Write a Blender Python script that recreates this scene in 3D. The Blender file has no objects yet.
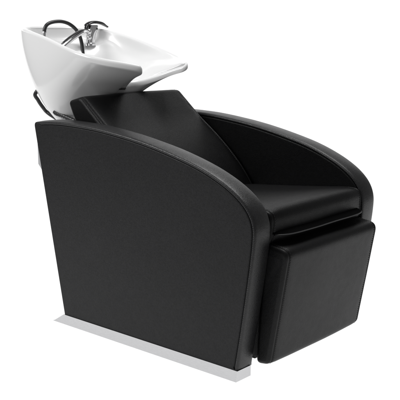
import bpy, bmesh, math, random
from mathutils import Vector, Matrix, noise
random.seed(7)
scene = bpy.context.scene
COL = scene.collection

# ------------------------------------------------------------------ materials
def nodes_of(name):
    m = bpy.data.materials.new(name); m.use_nodes = True
    nt = m.node_tree
    return m, nt, nt.nodes['Principled BSDF']

def leather(name, base, rough=0.45, spec=0.3, seed=0.0):
    m, nt, b = nodes_of(name)
    N, L = nt.nodes, nt.links
    tc = N.new('ShaderNodeTexCoord')
    mp = N.new('ShaderNodeMapping'); mp.inputs['Location'].default_value = (seed, seed*1.7, seed*.6)
    L.new(tc.outputs['Object'], mp.inputs['Vector'])
    grain = N.new('ShaderNodeTexVoronoi'); grain.inputs['Scale'].default_value = 250
    grain.feature = 'DISTANCE_TO_EDGE'
    fine = N.new('ShaderNodeTexNoise'); fine.inputs['Scale'].default_value = 190; fine.inputs['Detail'].default_value = 4
    big = N.new('ShaderNodeTexNoise'); big.inputs['Scale'].default_value = 7; big.inputs['Detail'].default_value = 3
    mid = N.new('ShaderNodeTexNoise'); mid.inputs['Scale'].default_value = 45; mid.inputs['Detail'].default_value = 3
    for t in (grain, fine, big, mid): L.new(mp.outputs['Vector'], t.inputs['Vector'])
    cr = N.new('ShaderNodeMapRange'); cr.inputs[1].default_value = .3; cr.inputs[2].default_value = .7
    cr.inputs[3].default_value = .60; cr.inputs[4].default_value = 1.40
    L.new(fine.outputs['Fac'], cr.inputs[0])
    cr2 = N.new('ShaderNodeMapRange'); cr2.inputs[1].default_value = .3; cr2.inputs[2].default_value = .7
    cr2.inputs[3].default_value = .93; cr2.inputs[4].default_value = 1.07
    L.new(big.outputs['Fac'], cr2.inputs[0])
    mu = N.new('ShaderNodeMath'); mu.operation = 'MULTIPLY'
    L.new(cr.outputs[0], mu.inputs[0]); L.new(cr2.outputs[0], mu.inputs[1])
    vm = N.new('ShaderNodeVectorMath'); vm.operation = 'SCALE'
    vm.inputs[0].default_value = base
    L.new(mu.outputs[0], vm.inputs['Scale'])
    L.new(vm.outputs[0], b.inputs['Base Color'])
    rr = N.new('ShaderNodeMapRange'); rr.inputs[1].default_value = .3; rr.inputs[2].default_value = .7
    rr.inputs[3].default_value = rough-.02; rr.inputs[4].default_value = rough+.02
    L.new(mid.outputs['Fac'], rr.inputs[0]); L.new(rr.outputs[0], b.inputs['Roughness'])
    b.inputs['Specular IOR Level'].default_value = spec
    b1 = N.new('ShaderNodeBump'); b1.inputs['Strength'].default_value = .9; b1.inputs['Distance'].default_value = .0006
    L.new(grain.outputs['Distance'], b1.inputs['Height'])
    b2 = N.new('ShaderNodeBump'); b2.inputs['Strength'].default_value = .35; b2.inputs['Distance'].default_value = .0003
    L.new(mid.outputs['Fac'], b2.inputs['Height']); L.new(b1.outputs[0], b2.inputs['Normal'])
    b3 = N.new('ShaderNodeBump'); b3.inputs['Strength'].default_value = .5; b3.inputs['Distance'].default_value = .003
    L.new(big.outputs['Fac'], b3.inputs['Height']); L.new(b2.outputs[0], b3.inputs['Normal'])
    L.new(b3.outputs[0], b.inputs['Normal'])
    return m

def plain(name, col, rough=.4, metal=0.0, spec=.5, noise=0.0, scale=30, coat=0.0, stretch=None, bump=0.0):
    m, nt, b = nodes_of(name)
    N, L = nt.nodes, nt.links
    b.inputs['Metallic'].default_value = metal
    b.inputs['Specular IOR Level'].default_value = spec
    b.inputs['Coat Weight'].default_value = coat
    b.inputs['Coat Roughness'].default_value = .04
    tc = N.new('ShaderNodeTexCoord'); mp = N.new('ShaderNodeMapping')
    if stretch: mp.inputs['Scale'].default_value = stretch
    L.new(tc.outputs['Object'], mp.inputs['Vector'])
    n = N.new('ShaderNodeTexNoise'); n.inputs['Scale'].default_value = scale; n.inputs['Detail'].default_value = 4
    L.new(mp.outputs['Vector'], n.inputs['Vector'])
    r = N.new('ShaderNodeMapRange'); r.inputs[1].default_value = .3; r.inputs[2].default_value = .7
    r.inputs[3].default_value = 1-noise; r.inputs[4].default_value = 1+noise
    L.new(n.outputs['Fac'], r.inputs[0])
    v = N.new('ShaderNodeVectorMath'); v.operation = 'SCALE'; v.inputs[0].default_value = col
    L.new(r.outputs[0], v.inputs['Scale']); L.new(v.outputs[0], b.inputs['Base Color'])
    q = N.new('ShaderNodeMath'); q.operation = 'MULTIPLY'; q.inputs[1].default_value = rough
    L.new(r.outputs[0], q.inputs[0]); L.new(q.outputs[0], b.inputs['Roughness'])
    if bump:
        bp = N.new('ShaderNodeBump'); bp.inputs['Strength'].default_value = .5; bp.inputs['Distance'].default_value = bump
        L.new(n.outputs['Fac'], bp.inputs['Height']); L.new(bp.outputs[0], b.inputs['Normal'])
    return m

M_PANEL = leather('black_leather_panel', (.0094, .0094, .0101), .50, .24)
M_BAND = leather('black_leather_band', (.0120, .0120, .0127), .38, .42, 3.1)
M_SHADED = leather('black_leather_shaded', (.0030, .0030, .0033), .42, .17, 5.3)  # darkened copy of the leather; shade inside the chair put into its colour
M_FOOT = leather('black_leather_footrest', (.0055, .0055, .0059), .45, .20, 8.3)
M_FLAP_SHADE = leather('black_leather_flap_shaded', (.0012, .0012, .0013), .8, .03, 2.2)  # near-black base puts the shade by the seat front into the colour
M_STITCH = plain('stitch_thread', (.016, .016, .017), .42, noise=.2, scale=200)
M_CERAM = plain('white_glazed_ceramic', (.73, .73, .73), .18, noise=.01, scale=6, coat=.2)
M_CHROME = plain('polished_chrome', (.78, .78, .79), .09, metal=1.0, noise=.05, scale=60)
M_STEEL = plain('brushed_steel', (.60, .60, .61), .24, metal=1.0, noise=.08, scale=60, stretch=(1.2, 30, 30), bump=.00006)
M_RUBBER = plain('black_rubber', (.016, .016, .017), .38, noise=.15, scale=90)
M_BLACK = plain('black_gloss_plastic', (.012, .012, .013), .22, noise=.1, scale=90)
M_GREYPL = plain('light_grey_plastic', (.42, .42, .43), .35, noise=.03, scale=20)
M_DARK = plain('dark_slot', (.05, .05, .05), .5, noise=.1)

# ------------------------------------------------------------------ helpers
def finish(name, bm, mat, parent=None, smooth=True, angle=None):
    bmesh.ops.recalc_face_normals(bm, faces=bm.faces)
    me = bpy.data.meshes.new(name); bm.to_mesh(me); bm.free()
    me.materials.append(mat)
    for p in me.polygons: p.use_smooth = smooth
    if angle is not None and smooth:
        me.set_sharp_from_angle(angle=math.radians(angle))
    o = bpy.data.objects.new(name, me); COL.objects.link(o)
    if parent: o.parent = parent
    return o

def fillet(pts, n=7):
    """closed polygon of (x, z, r) -> rounded closed polyline"""
    out = []; k = len(pts)
    for i in range(k):
        p = Vector(pts[i][:2]); a = Vector(pts[i-1][:2]); b = Vector(pts[(i+1) % k][:2]); r = pts[i][2]
        if r <= 0: out.append(p); continue
        da, db = (a-p), (b-p)
        la = min(r, da.length*.5); lb = min(r, db.length*.5)
        s = p+da.normalized()*la; e = p+db.normalized()*lb
        for j in range(n):
            t = j/(n-1); out.append(s*(1-t)**2 + p*2*t*(1-t) + e*t*t)
    res = [out[0]]
    for q in out[1:]:
        if (q-res[-1]).length > 1e-5: res.append(q)
    if (res[0]-res[-1]).length < 1e-5: res.pop()
    return res

def resample(loop, step):
    k = len(loop); out = []
    for i in range(k):
        a, b = loop[i], loop[(i+1) % k]; n = max(1, int(round((b-a).length/step)))
        for j in range(n): out.append(a.lerp(b, j/n))
    return out

def normals(loop):
    k = len(loop); ar = sum(loop[i].x*loop[(i+1) % k].y-loop[(i+1) % k].x*loop[i].y for i in range(k))
    s = 1 if ar > 0 else -1; ns = []
    for i in range(k):
        t = (loop[(i+1) % k]-loop[i-1]).normalized()
        ns.append(Vector((t.y, -t.x))*s)
    return ns                                            # outward

def offset(loop, ns, off):
    # parallel curve; points that would fold back over each other at a tight corner are merged
    k = len(loop)
    q = [p+n*off for p, n in zip(loop, ns)]
    if off < -.004:
        for _ in range(3):
            bad = [i for i in range(k) if (q[(i+1) % k]-q[i]).dot(loop[(i+1) % k]-loop[i]) < 0]
            if not bad: break
            flag = [False]*k
            for i in bad: flag[i] = flag[(i+1) % k] = flag[i-1] = flag[(i+2) % k] = True
            st = next((i for i in range(k) if not flag[i]), 0); i = 0
            while i < k:
                j = (st+i) % k
                if flag[j]:
                    run = []
                    while flag[(st+i) % k] and i < k: run.append((st+i) % k); i += 1
                    a, b = q[run[0]-1], q[(run[-1]+1) % k]; da, db = ns[run[0]-1], ns[(run[-1]+1) % k]
                    ta, tb = Vector((-da.y, da.x)), Vector((-db.y, db.x)); den = ta.x*tb.y-ta.y*tb.x
                    c = a+ta*(((b-a).x*tb.y-(b-a).y*tb.x)/den) if abs(den) > .05 else (a+b)/2
                    for r_ in run: q[r_] = c.copy()
                else: i += 1
            break
    return q

def sweep(bm, loop, ns, section, cap0=False, cap1=False, wob=0.0, mask=None, pull=True):
    rings = []
    k = len(loop)
    arc = [0.0]
    for i in range(k): arc.append(arc[-1]+(loop[(i+1) % k]-loop[i]).length)
    ymax = max(abs(y) for y, _ in section)
    for (y, off) in section:
        q = offset(loop, ns, off) if mask is None else [p+n*off*(.16+.84*mask(p)) for p, n in zip(loop, ns)]; ring = []
        for i in range(k):
            d = 0.0
            if wob:
                e = ymax-abs(y)
                d = wob*noise.noise(Vector((loop[i].x*7, y*7, loop[i].y*7+3)))*min(1, e/.03)
                d += wob*.45*noise.noise(Vector((arc[i]*34, y*9, 5)))*math.exp(-((e-.022)/.012)**2)
            p = q[i]+ns[i]*d
            yy = y
            if mask and off < -.0062: yy = y+(math.copysign(.330 if abs(y) > .293 else .256, y)-y)*(1-mask(loop[i]))
            ring.append(bm.verts.new((p.x, yy, p.y)))
        rings.append(ring)
    def pulled(ring, f):
        c = sum((v.co for v in ring), Vector())/k
        return [bm.verts.new(v.co.lerp(Vector((c.x, v.co.y, c.z)), f)) for v in ring]
    if cap0 and pull: rings = [pulled(rings[0], .10), pulled(rings[0], .03)]+rings
    if cap1 and pull: rings = rings+[pulled(rings[-1], .03), pulled(rings[-1], .10)]
    for a, b in zip(rings, rings[1:]):
        for i in range(k):
            bm.faces.new((a[i], a[(i+1) % k], b[(i+1) % k], b[i]))
    if cap0: bm.faces.new(rings[0])
    if cap1: bm.faces.new(list(reversed(rings[-1])))

def stitches(name, loop, ns, ys, off, keep, parent, pitch=.0075, ln=.005, r=.0008):
    k = len(loop)
    for (y, o) in ys:
        bm = bmesh.new()
        acc = 0.0; nxt = 0.0
        for i in range(k):
            a, b = loop[i], loop[(i+1) % k]; L = (b-a).length
            if L < 1e-6: continue
            t = (b-a)/L
            while nxt < acc+L:
                s = nxt-acc; p = a+t*s; n = ns[i]
                if keep(p):
                    c = Vector((p.x+n.x*(off+o), y, p.y+n.y*(off+o)))
                    T = Vector((t.x, 0, t.y)); U = Vector((n.x, 0, n.y)); V = Vector((0, 1, 0))
                    T = (T + V*.10).normalized()
                    ends = []
                    for (q, rr) in ((-.5, .35), (-.25, 1), (.25, 1), (.5, .35)):
                        ends.append([bm.verts.new(c+T*ln*q+(U*math.cos(A)+V*math.sin(A))*r*rr)
                                     for A in [j*math.tau/5 for j in range(5)]])
                    for e, f in zip(ends, ends[1:]):
                        for j in range(5): bm.faces.new((e[j], e[(j+1) % 5], f[(j+1) % 5], f[j]))
                    bm.faces.new(ends[0]); bm.faces.new(list(reversed(ends[-1])))
                nxt += pitch
            acc += L
        finish(name, bm, M_STITCH, parent)

def tube(bm, pts, radii, seg=16, up=Vector((0, 0, 1)), flat=1.0, cap=True, rib=None):
    """tube along points; radii float or list; flat scales the 'up' axis"""
    P = [Vector(p) for p in pts]
    if not isinstance(radii, (list, tuple)): radii = [radii]*len(P)
    rings = []; prev = None
    for i, p in enumerate(P):
        t = (P[min(i+1, len(P)-1)]-P[max(i-1, 0)]).normalized()
        if prev is None:
            s = t.cross(up)
            if s.length < 1e-3: s = t.cross(Vector((1, 0, 0)))
            s.normalize()
        else:
            s = (prev - t*prev.dot(t)).normalized()
        prev = s; u = s.cross(t).normalized()
        rings.append([bm.verts.new(p+(s*math.cos(a)+u*math.sin(a)*flat)*radii[i]) for a in [j*math.tau/seg for j in range(seg)]])
    for a, b in zip(rings, rings[1:]):
        for j in range(seg): bm.faces.new((a[j], a[(j+1) % seg], b[(j+1) % seg], b[j]))
    if cap: bm.faces.new(rings[0]); bm.faces.new(list(reversed(rings[-1])))

def spline(pts, n=10):
    P = [Vector(p) for p in pts]; out = []
    for i in range(len(P)-1):
        a = P[max(i-1, 0)]; b = P[i]; c = P[i+1]; d = P[min(i+2, len(P)-1)]
        for j in range(n):
            t = j/n
            out.append(.5*((2*b)+(c-a)*t+(2*a-5*b+4*c-d)*t*t+(3*b-a-3*c+d)*t**3))
    out.append(P[-1]); return out

# ------------------------------------------------------------------ the unit
unit = bpy.data.objects.new('backwash_chair', None); COL.objects.link(unit)
unit['label'] = 'black leather salon backwash chair with curved side panels, footrest and white ceramic hair-washing bowl'
unit['category'] = 'salon chair'

# side panels: profile in (x, z), drawn from the rear top over the arm and down the front
PROFILE = [(-.910, .7065, .018), (-.80, .7165, 1), (-.70, .7150, 1), (-.60, .7105, 1), (-.52, .7025, 1), (-.42, .690, 1), (-.33, .674, 1),
           (-.24, .6545, 1), (-.16, .634, 1), (-.09, .609, 1), (-.03, .581, 1), (.018, .549, 1), (.050, .514, 1), (.0655, .474, 1),
           (.0645, .430, 1), (.056, .36, 1), (.041, .26, 1), (.022, .14, 1), (.002, .028, .006), (-.776, .028, .006), (-.84, .35, 1)]
loop0 = resample(fillet(PROFILE, 9), .010)
ns0 = normals(loop0)
Y0, Y1 = -.330, -.256
YC = (Y0+Y1)/2

def seam_mask(p):                                        # the sewn band runs along the top and the front only
    def s_(a, b, x):
        t = min(1, max(0, (x-a)/(b-a))); return t*t*(3-2*t)
    rear = -.776-.192*(p.y-.03)
    return s_(.026, .034, p.y)*s_(rear+.006, rear+.030, p.x) if p.y < .75 and p.x < rear+.04 else s_(.0281, .036, p.y)

def side_panel(sgn):
    def S(sec): return [(y if sgn < 0 else -y, o) for y, o in sec]
    bm = bmesh.new()
    outer = [(Y0, -.0185), (Y0, -.0180), (Y0+.0001, -.0150), (Y0+.0012, -.0132), (Y0+.0042, -.0122)]
    inner = [(2*YC-y, o) for y, o in reversed(outer)]
    sweep(bm, loop0, ns0, S(outer), cap0=True, mask=seam_mask, pull=False); sweep(bm, loop0, ns0, S(inner), cap1=True, mask=seam_mask, pull=False)
    body = finish('side_panel', bm, M_PANEL if sgn < 0 else M_SHADED, unit)  # far panel gets the darker leather, its inner shade put into the colour
    bm = bmesh.new()
    hb = [(Y0+.0042, -.0122), (Y0+.0014, -.0108), (Y0+.0001, -.0088), (Y0-.0002, -.0066), (Y0+.0006, -.0040), (Y0+.0026, -.0018), (Y0+.0056, -.0004), (Y0+.010, .0004), (YC-.014, .0018)]
    sec = hb+[(YC, .0022)]+[(2*YC-y, o) for y, o in reversed(hb)]
    sweep(bm, loop0, ns0, S(sec), wob=.0012, mask=seam_mask)
    finish('edge_band', bm, M_BAND, body)
    keep = lambda p: p.y > .06 and not (p.x < -.776-.192*(p.y-.03)+.03 and p.y < .696)
    ys = [(Y0-.0003, -.0078), (2*YC-Y0+.0003, -.0078)]
    if sgn > 0: ys = [(-y, o) for y, o in ys]
    stitches('stitching', loop0, ns0, ys, 0, keep, body, pitch=.0068, ln=.0045, r=.0007)
    return body
side_panel(-1)
side_panel(1)

# cushions: profile extruded in y, stitched seam near each side
def cushion(name, prof, hw, mat, seam=.0135, crown=.004, keep=None, step=.012, wob=.0020):
    lp = resample(fillet(prof, 9), step); nn = normals(lp)
    bm = bmesh.new()
    half = [(-hw, -.0135), (-hw+.0003, -.0105), (-hw+.0022, -.0058), (-hw+.0062, -.0016), (-hw+seam-.0028, -.0004),
            (-hw+seam-.001, -.0022), (-hw+seam, -.0034), (-hw+seam+.001, -.0022), (-hw+seam+.0028, -.0002), (-hw+seam+.010, .0010)]
    mid = [(-hw+seam+.025, .0018), (-hw*.80, crown*.5), (-hw*.6, crown*.75), (-hw*.4, crown*.9), (-hw*.2, crown*.98), (0, crown)]
    sec = half+mid+[(-y, o) for y, o in reversed(half+mid[:-1])]
    sweep(bm, lp, nn, sec, cap0=True, cap1=True, wob=wob)
    o = finish(name, bm, mat, unit)
    k = keep or (lambda p: True)
    stitches('stitching', lp, nn, [(-hw+seam+.0052, 0), (hw-seam-.0052, 0)], .0006, k, o)
    return o

# backrest slab leaning back from the seat up to the bowl
cushion('backrest', [(-.755, .7965, .016), (-.690, .742, 1), (-.64, .700, 1), (-.55, .638, 1), (-.455, .556, 1), (-.385, .470, 1), (-.33, .36, .03),
                     (-.44, .34, .03), (-.56, .48, 1), (-.70, .62, 1), (-.786, .700, 1), (-.822, .778, .020)], .2515, M_SHADED,
        keep=lambda p: p.y > .55 and p.x > -.79 and p.y > .75-(p.x+.80))
# seat cushion
cushion('seat', [(-.40, .470, .02), (-.22, .486, 1), (-.05, .503, 1), (.005, .5095, 1), (.0640, .5075, .032), (.0605, .415, .02), (-.05, .30, .03), (-.38, .32, .03)],
        .2535, M_SHADED, keep=lambda p: p.x > 0.02 and p.y > .42, crown=.008)
# footrest pad
cushion('footrest', [(.036, .414, .018), (.1255, .4015, .030), (.103, .27, 1), (.0630, .043, .018), (.012, .036, .020)], .2545, M_FOOT,
        keep=lambda p: p.x > .045, crown=.004, wob=.0012)

# thin leather flap that covers the gap above the footrest
bm = bmesh.new()
prof = [(.048, .4525), (.066, .4490), (.084, .4455), (.100, .4418)]
top = []; bot = []
NY = 48
for j in range(NY+1):
    y = -.240+.458*j/NY; e = abs(2*j/NY-1)**(8 if j < NY/2 else 10)*(.034 if j < NY/2 else .020)
    top.append([bm.verts.new((x-e*(i/3), y, z+.0004*math.sin(y*31))) for i, (x, z) in enumerate(prof)])
    bot.append([bm.verts.new((x-e*(i/3), y, z-.0042+.0004*math.sin(y*31))) for i, (x, z) in enumerate(prof)])
for j in range(NY):
    for i in range(3):
        bm.faces.new((top[j][i], top[j][i+1], top[j+1][i+1], top[j+1][i])); bm.faces.new((bot[j][i], bot[j+1][i], bot[j+1][i+1], bot[j][i+1]))
    bm.faces.new((top[j][3], bot[j][3], bot[j+1][3], top[j+1][3])); bm.faces.new((top[j][0], top[j+1][0], bot[j+1][0], bot[j][0]))
for j in (0, NY):
    for i in range(3): bm.faces.new((top[j][i], bot[j][i], bot[j][i+1], top[j][i+1]))
flap = finish('seat_flap', bm, M_FLAP_SHADE, unit, angle=40)
bm = bmesh.new()
tube(bm, [(.100-abs(2*j/NY-1)**(8 if j < NY/2 else 10)*(.034 if j < NY/2 else .020), -.2395+.457*j/NY, .4400+.0004*math.sin((-.236+.472*j/NY)*31)) for j in range(NY+1)], .0019, 10)
finish('piping', bm, M_STITCH, flap)

# base rails: wedge-ended steel bars under the side panels
def rail(sgn):
    xf = .0060 if sgn < 0 else -.03
    bm = bmesh.new()
    def prism(xr, xf, yo, yi, z):
        return [bm.verts.new((x, s, z)) for x, s in ((xr, sgn*yo), (xf, sgn*yo), (xf, sgn*yi), (xr, sgn*yi))]
    b = prism(-.834, xf, .3385, .268, .0004); c = prism(-.826, xf, .3380, .268, .003); t = prism(-.780, xf, .3325, .268, .0330)
    for p, q in ((b, c), (c, t)):
        for i in range(4): bm.faces.new((p[i], p[(i+1) % 4], q[(i+1) % 4], q[i]))
    bm.faces.new(b); bm.faces.new(t)
    bmesh.ops.bevel(bm, geom=[e for e in bm.edges if e.calc_face_angle(0) > .8], offset=.0010, segments=2, affect='EDGES')
    finish('base_rail', bm, M_STEEL, unit, angle=35)
rail(1); rail(-1)

# inner frame box under the seat that joins both panels
bm = bmesh.new()
bmesh.ops.create_cube(bm, size=1, matrix=Matrix.Translation((-.358, 0, .187)) @ Matrix.Diagonal((.744, .510, .280, 1)))
bmesh.ops.bevel(bm, geom=bm.edges[:], offset=.01, segments=3, affect='EDGES')
finish('under_frame', bm, M_SHADED, unit)

# ------------------------------------------------------------------ the bowl
RIM = [(-1.222, 0, 1.0335), (-1.219, .07, 1.0335), (-1.206, .125, 1.0325), (-1.172, .172, 1.0295), (-1.115, .199, 1.0235), (-1.04, .211, 1.009), (-.98, .216, .996),
       (-.918, .2205, .979), (-.86, .2235, .962), (-.803, .2225, .947), (-.762, .216, .938), (-.724, .204, .930), (-.680, .186, .922), (-.638, .160, .915), (-.606, .136, .908),
       (-.590, .117, .903), (-.600, .104, .895), (-.625, .097, .888), (-.655, .088, .878), (-.690, .072, .863), (-.725, .051, .850), (-.754, .028, .841), (-.766, 0, .838)]
full = RIM+[(x, -y, z) for x, y, z in reversed(RIM[1:-1])]
def closed_spline(P, n):
    P = [Vector(p) for p in P]; k = len(P); out = []
    for i in range(k):
        a, b, c, d = P[i-1], P[i], P[(i+1) % k], P[(i+2) % k]
        for j in range(n):
            t = j/n; out.append(.5*((2*b)+(c-a)*t+(2*a-5*b+4*c-d)*t*t+(3*b-a-3*c+d)*t**3))
    return out
R0 = closed_spline(full, 4); K = len(R0)
def lap(loop, n, lam=.5):
    for _ in range(n):
        loop = [loop[i].lerp((loop[i-1]+loop[(i+1) % len(loop)])/2, lam) for i in range(len(loop))]
    return loop
def plan_n(loop):
    out = []
    for i in range(len(loop)):
        t = loop[(i+1) % len(loop)]-loop[i-1]; n = Vector((t.y, -t.x, 0)).normalized()
        out.append(n)
    c = Vector((-.95, 0, 0)); s = sum((loop[i]-c).xy.dot(out[i].xy) for i in range(len(loop)))
    return out if s > 0 else [-n for n in out]
R0 = lap(R0, 2)
N0 = lap(plan_n(R0), 3); N0 = [n.normalized() for n in N0]
def sm(a, b, x):
    t = min(1, max(0, (x-a)/(b-a))); return t*t*(3-2*t)
def notch(i):                                           # 1 in the neck recess
    p = R0[i]; return sm(-.84, -.79, p.x)*(1-sm(.098, .114, abs(p.y)))
rings = []
CB = Vector((-.985, 0, 0))
def ell(i, cx, rx, ry, z):
    p = R0[i]; a = math.atan2(p.y/.21, (p.x+.93)/.29)
    return Vector((cx+rx*math.cos(a), ry*math.sin(a), z))
NL = 22
outer = [[None]*K for _ in range(NL+1)]
for i in range(K):
    p = R0[i]; n = N0[i]; f = sm(-.95, -.64, p.x); w = notch(i)
    P0 = p-Vector((0, 0, .010+.014*f))
    P3 = ell(i, -.992, .122, .118, .665)
    o = (P3-CB); o.z = 0; o.normalize()
    c = Vector((-.985, 0, 0))-p; c.z = 0; c.normalize()
    P1 = P0-Vector((0, 0, .165*(1-f)+.020*f*(1-.7*w)))+n*(.012*(1-f))+c*(.088*f*(1-.35*w))
    P2 = P3+o*(.080*(1-f)+.015*f)+Vector((0, 0, .070*(1-f)+.100*f))
    for k in range(NL+1):
        t = k/NL
        outer[NL-k][i] = P0*(1-t)**3+P1*3*t*(1-t)**2+P2*3*t*t*(1-t)+P3*t**3
outer = [lap(r, int(150*(1-k/NL)**1.2)) if k < NL else r for k, r in enumerate(outer)]
outer.append([R0[i]-Vector((0, 0, .0095)) for i in range(K)])
rings += outer
# rolled rim
for (ins, dz) in ((.0016, -.0052), (.0048, -.0014), (.0090, 0), (.0130, -.0014), (.0165, -.0050)):
    base = lap(R0, 1 if ins < .006 else 3)
    g = [1+.9*sm(-1.02, -1.16, R0[i].x) for i in range(K)]
    rings.append([base[i]-N0[i]*ins*(1+.35*notch(i))*(1+.35*(g[i]-1))+Vector((0, 0, dz*g[i])) for i in range(K)])
# interior
I0 = lap([R0[i]-N0[i]*.0175 for i in range(K)], 6)
def ring_in(s, zf, cx, rx, ry, z):
    out = []
    for i in range(K):
        e = ell(i, cx, rx, ry, z); q = I0[i]
        v = q.lerp(e, s); v.z = q.z*(1-zf)+z*zf
        out.append(v)
    return out
def shift(loop, fn): return [fn(i, Vector(p)) for i, p in enumerate(loop)]
rr = lambda p: sm(-1.08, -1.19, p.x)
def deck(depth, inward):
    out = []
    for i in range(K):
        q = I0[i]; r = sm(-1.02, -1.16, R0[i].x); w = notch(i)
        f = sm(-.95, -.66, R0[i].x)
        c = Vector((-.985, 0, 0))-q; c.z = 0; c.normalize()
        v = Vector(q)-N0[i]*inward*(1-f)+c*(depth*.9+inward)*f
        v.z -= depth*(1-.58*f)*(1-.3*w)
        out.append((v, r))
    return out
D1 = lap([v for v, r in deck(.016, .002)], 8); D2 = lap([v for v, r in deck(.038, .006)], 16)
rings += [lap([v for v, r in deck(.007, .0003)], 3), D1, D2]
def back(loop, dx, dz, dn):                               # shelf at the rear, plain wall elsewhere
    out = []
    for i, q in enumerate(loop):
        r = sm(-1.00, -1.17, R0[i].x); w = notch(i)
        f = sm(-.95, -.66, R0[i].x); c = Vector((-.985, 0, 0))-q; c.z = 0; c.normalize()
        out.append(Vector(q)+Vector((dx*r, 0, 0))-N0[i]*dn*(1-r)*(1-f)+c*(dz*1.1+dn)*f+Vector((0, 0, -dz*(1-r)*(1-.55*f)-.004*r)))
    return lap(out, 12)
S1 = back(D2, .022, .012, .004); S2 = back(S1, .030, .014, .006); S3 = back(S2, .018, .012, .006)
for i in range(K):
    r = sm(-1.00, -1.17, R0[i].x)
    for ring, zz in ((D2, .985), (S1, .974), (S2, .964), (S3, .946)): ring[i].z = ring[i].z*(1-r)+zz*r
rings += [S1, S2, S3]
last = S3
for s, z in ((.14, .12), (.26, .30), (.38, .50), (.50, .68), (.64, .83), (.78, .93), (.90, .985), (.985, 1)):
    r = []
    for i in range(K):
        e = ell(i, -.985, .022, .022, .755); q = last[i]; f = sm(-.95, -.66, R0[i].x)
        z2 = z*(1-f)+s*f
        v = q.lerp(e, s); v.z = q.z*(1-z2)+.755*z2
        r.append(v)
    rings.append(lap(r, 2))
bm = bmesh.new()
VR = [[bm.verts.new(p) for p in r] for r in rings]
for a, b in zip(VR, VR[1:]):
    for i in range(K): bm.faces.new((a[i], a[(i+1) % K], b[(i+1) % K], b[i]))
bm.faces.new(VR[0]); bm.faces.new(VR[-1])
bowl = finish('bowl', bm, M_CERAM, unit)
sub = bowl.modifiers.new('sub', 'SUBSURF'); sub.levels = 1; sub.render_levels = 2

# drain in the basin floor
bm = bmesh.new()
tube(bm, [(-.985, 0, .750), (-.985, 0, .758), (-.985, 0, .7595)], [.027, .027, .024], 28)
finish('drain', bm, M_CHROME, bowl)
# small dark slot on the underside of the neck lip
bm = bmesh.new()
nn_ = Vector((.48, -.15, -.865)).normalized(); tt_ = Vector((.15, 1, 0)); tt_ = (tt_-nn_*tt_.dot(nn_)).normalized(); bb_ = nn_.cross(tt_)
bmesh.ops.create_cube(bm, size=1, matrix=Matrix.Translation((-.7437, -.0625, .8152)) @ Matrix((tt_, bb_, nn_)).transposed().to_4x4() @ Matrix.Diagonal((.030, .012, .006, 1)))
bmesh.ops.bevel(bm, geom=bm.edges[:], offset=.002, segments=3, affect='EDGES')
finish('slot', bm, M_DARK, bowl)
# neck of the bowl: collar down to the housing
bm = bmesh.new()
tube(bm, [(-.985, 0, .60), (-.985, 0, .665), (-.985, 0, .700)], [.100, .108, .112], 48)
finish('bowl_collar', bm, M_CERAM, bowl)

# rear housing column, light grey plastic
bm = bmesh.new()
pf = [(-1.050, .655), (-1.050, .528), (-1.020, .497), (-.84, .46), (-.80, .64)]
HW = .212
f0 = [bm.verts.new((x, -HW, z)) for x, z in pf]; f1 = [bm.verts.new((x, HW, z)) for x, z in pf]
bm.faces.new(f0); bm.faces.new(list(reversed(f1)))
for i in range(5): bm.faces.new((f0[i], f0[(i+1) % 5], f1[(i+1) % 5], f1[i]))
bmesh.ops.bevel(bm, geom=bm.edges[:], offset=.006, segments=3, affect='EDGES')
finish('rear_housing', bm, M_GREYPL, unit, angle=40)

# ------------------------------------------------------------------ mixer tap
tap = None
bm = bmesh.new()
# tapered slanting body, widening upward
prof = [(.118, .958, .0215, .021), (.118, .966, .0215, .021), (.119, .969, .0165, .0165), (.121, .985, .0160, .0165), (.125, 1.003, .0175, .0175), (.130, 1.020, .0205, .018),
        (.134, 1.032, .0220, .018), (.135, 1.038, .0190, .016)]
prev = None
for (y, z, ry, rx) in prof:
    ring = []
    for j in range(28):
        a = j*math.tau/28; c, s = math.cos(a), math.sin(a)
        e = .75
        ring.append(bm.verts.new((-1.110+rx*math.copysign(abs(c)**e, c), y+ry*math.copysign(abs(s)**e, s), z)))
    if prev:
        for j in range(28): bm.faces.new((prev[j], prev[(j+1) % 28], ring[(j+1) % 28], ring[j]))
    else: bm.faces.new(ring)
    prev = ring
bm.faces.new(list(reversed(prev)))
tap = finish('mixer_tap', bm, M_CHROME, unit, angle=50)
# lever: arched black blade over the body
bm = bmesh.new()
lv = spline([(-1.110, .099, 1.020), (-1.110, .103, 1.036), (-1.110, .120, 1.046), (-1.110, .147, 1.049), (-1.110, .178, 1.045), (-1.110, .198, 1.037), (-1.108, .212, 1.030)], 6)
rad = [(.0095 if i < 6 else .0145)*(1-.50*sm(.62, 1, i/(len(lv)-1))) for i in range(len(lv))]
tube(bm, lv, rad, 18, up=Vector((0, 0, 1)), flat=.42)
finish('lever', bm, M_BLACK, tap)
bm = bmesh.new()
bmesh.ops.create_uvsphere(bm, u_segments=14, v_segments=8, radius=.0042, matrix=Matrix.Translation((-1.0925, .141, 1.0235)) @ Matrix.Diagonal((.5, 1, 1, 1)))
finish('indicator', bm, M_BLACK, tap)
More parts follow.
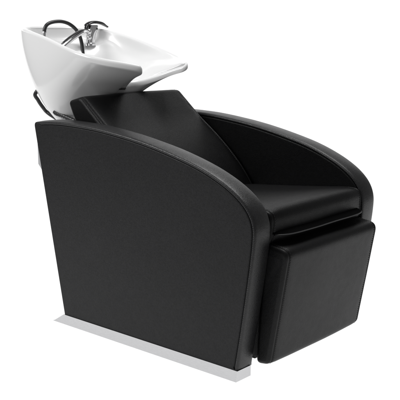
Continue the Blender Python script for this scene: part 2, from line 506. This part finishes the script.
# swivel knuckle and pull-out spray
bm = bmesh.new()
bmesh.ops.create_uvsphere(bm, u_segments=24, v_segments=16, radius=.0125, matrix=Matrix.Translation((-1.096, .099, 1.012)))
bmesh.ops.create_uvsphere(bm, u_segments=24, v_segments=16, radius=.0105, matrix=Matrix.Translation((-1.100, .105, .990)))
finish('swivel_joint', bm, M_CHROME, tap)
sp = spline([(-1.094, .094, 1.011), (-1.085, .070, 1.013), (-1.072, .035, 1.008), (-1.060, -.002, .996), (-1.050, -.040, .981), (-1.040, -.085, .958), (-1.035, -.112, .942)], 7)
n = len(sp)
bm = bmesh.new()
tube(bm, sp, [.0088+.0042*sm(0, .35, i/n)+.001*sm(.35, 1, i/n) for i in range(n)], 20, flat=.78)
spray = finish('spray_head', bm, M_CHROME, tap)
bm = bmesh.new()
tube(bm, [p+Vector((0, .0015, .0062)) for p in sp[2:-6]], [.0070+.0036*sm(0, .4, i/n) for i in range(len(sp[2:-6]))], 16, flat=.55)
finish('grip', bm, M_BLACK, spray)

# spray hose: arch from the socket over the basin
bm = bmesh.new()
hp = spline([(-1.142, -.083, 1.010), (-1.142, -.081, 1.022), (-1.141, -.073, 1.036), (-1.140, -.056, 1.0455), (-1.138, -.030, 1.0505), (-1.135, .000, 1.0505), (-1.130, .030, 1.042),
             (-1.124, .055, 1.024), (-1.118, .070, 1.000), (-1.114, .077, .972), (-1.108, .076, .945), (-1.100, .072, .915)], 8)
tube(bm, hp, .0070, 14)
hose = finish('spray_hose', bm, M_RUBBER, unit)
bm = bmesh.new()
tube(bm, [(-1.142, -.085, .960), (-1.142, -.085, .986), (-1.142, -.085, .9862), (-1.142, -.085, .9890), (-1.142, -.085, .9892), (-1.142, -.084, 1.012), (-1.142, -.084, 1.014)],
     [.0058, .0058, .0105, .0105, .0066, .0070, .0060], 18)
finish('hose_ferrule', bm, M_CHROME, hose, angle=40)

# black supply hose behind, and the ribbed drain hose
bm = bmesh.new()
tube(bm, spline([(-1.0, -0.06, 0.845), (-1.098, -0.118, 0.817), (-1.1278, -0.1473, 0.7833), (-1.1278, -0.136, 0.7576), (-1.1258, -0.1165, 0.7298), (-1.1175, -0.0939, 0.7031), (-0.98, -0.11, 0.66), (-0.95, -0.1, 0.6)], 8), .0072, 14)
finish('supply_hose', bm, M_RUBBER, unit)
bm = bmesh.new()
dp = spline([(-1.012, -.152, .722), (-1.002, -.152, .716), (-.98, -.145, .710), (-.94, -.140, .699), (-.90, -.13, .685), (-.86, -.12, .66)], 14)
tube(bm, dp, [.0078 if (i//2) % 2 else .0086 for i in range(len(dp))], 14)
finish('drain_hose', bm, M_RUBBER, unit)

# ------------------------------------------------------------------ glowing white studio surface, backdrop and light
m, nt, b = nodes_of('white_glow_sweep')
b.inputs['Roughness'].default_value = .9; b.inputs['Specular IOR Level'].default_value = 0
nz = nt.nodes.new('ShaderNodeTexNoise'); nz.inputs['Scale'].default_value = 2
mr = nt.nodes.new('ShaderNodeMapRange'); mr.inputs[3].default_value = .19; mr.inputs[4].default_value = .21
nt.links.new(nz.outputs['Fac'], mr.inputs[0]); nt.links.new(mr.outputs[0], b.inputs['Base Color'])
b.inputs['Emission Color'].default_value = (1, 1, 1, 1); b.inputs['Emission Strength'].default_value = .99  # added glow keeps the sheet white and washes out contact shadows
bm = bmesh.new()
# studio sweep: self-glowing floor sheet that curves up into the wall behind the chair
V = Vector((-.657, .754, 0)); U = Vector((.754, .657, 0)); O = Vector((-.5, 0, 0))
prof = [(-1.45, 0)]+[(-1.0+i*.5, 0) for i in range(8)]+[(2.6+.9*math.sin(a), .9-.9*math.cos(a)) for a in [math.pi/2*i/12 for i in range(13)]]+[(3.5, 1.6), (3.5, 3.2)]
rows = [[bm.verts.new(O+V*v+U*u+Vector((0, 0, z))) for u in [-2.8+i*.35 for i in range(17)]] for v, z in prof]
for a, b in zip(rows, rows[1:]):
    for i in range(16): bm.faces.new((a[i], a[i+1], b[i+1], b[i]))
fl = finish('glowing_backdrop', bm, m, None); fl['kind'] = 'structure'

w = bpy.data.worlds.new('World'); scene.world = w; w.use_nodes = True
bg = w.node_tree.nodes['Background']; bg.inputs[0].default_value = (1, 1, 1, 1); bg.inputs[1].default_value = .20

def area(name, loc, tgt, size, power):
    l = bpy.data.lights.new(name, 'AREA'); l.shape = 'RECTANGLE'; l.size, l.size_y = size; l.energy = power
    o = bpy.data.objects.new(name, l); COL.objects.link(o); o.location = loc
    o.rotation_euler = (Vector(tgt)-Vector(loc)).to_track_quat('-Z', 'Y').to_euler()
area('softbox_left', (-1.55, -1.85, 2.2), (-.65, -.2, .8), (.9, .9), 38)
area('softbox_top', (-.4, .5, 3.2), (-.5, 0, .5), (1.6, 1.6), 55)

cam = bpy.data.cameras.new('camera'); co = bpy.data.objects.new('camera', cam); COL.objects.link(co)
co.location = (1.4968, -2.2109, 1.0298)
yaw, pit = 2.28757608, .197920091
d = Vector((math.cos(yaw)*math.cos(pit), math.sin(yaw)*math.cos(pit), -math.sin(pit)))
co.rotation_euler = d.to_track_quat('-Z', 'Y').to_euler()
cam.sensor_width = 36; cam.lens = 862.22/400*36; cam.clip_end = 500; cam.clip_start = .05
scene.camera = co
scene.view_settings.view_transform = 'Standard'; scene.view_settings.look = 'None'; scene.view_settings.exposure = 0
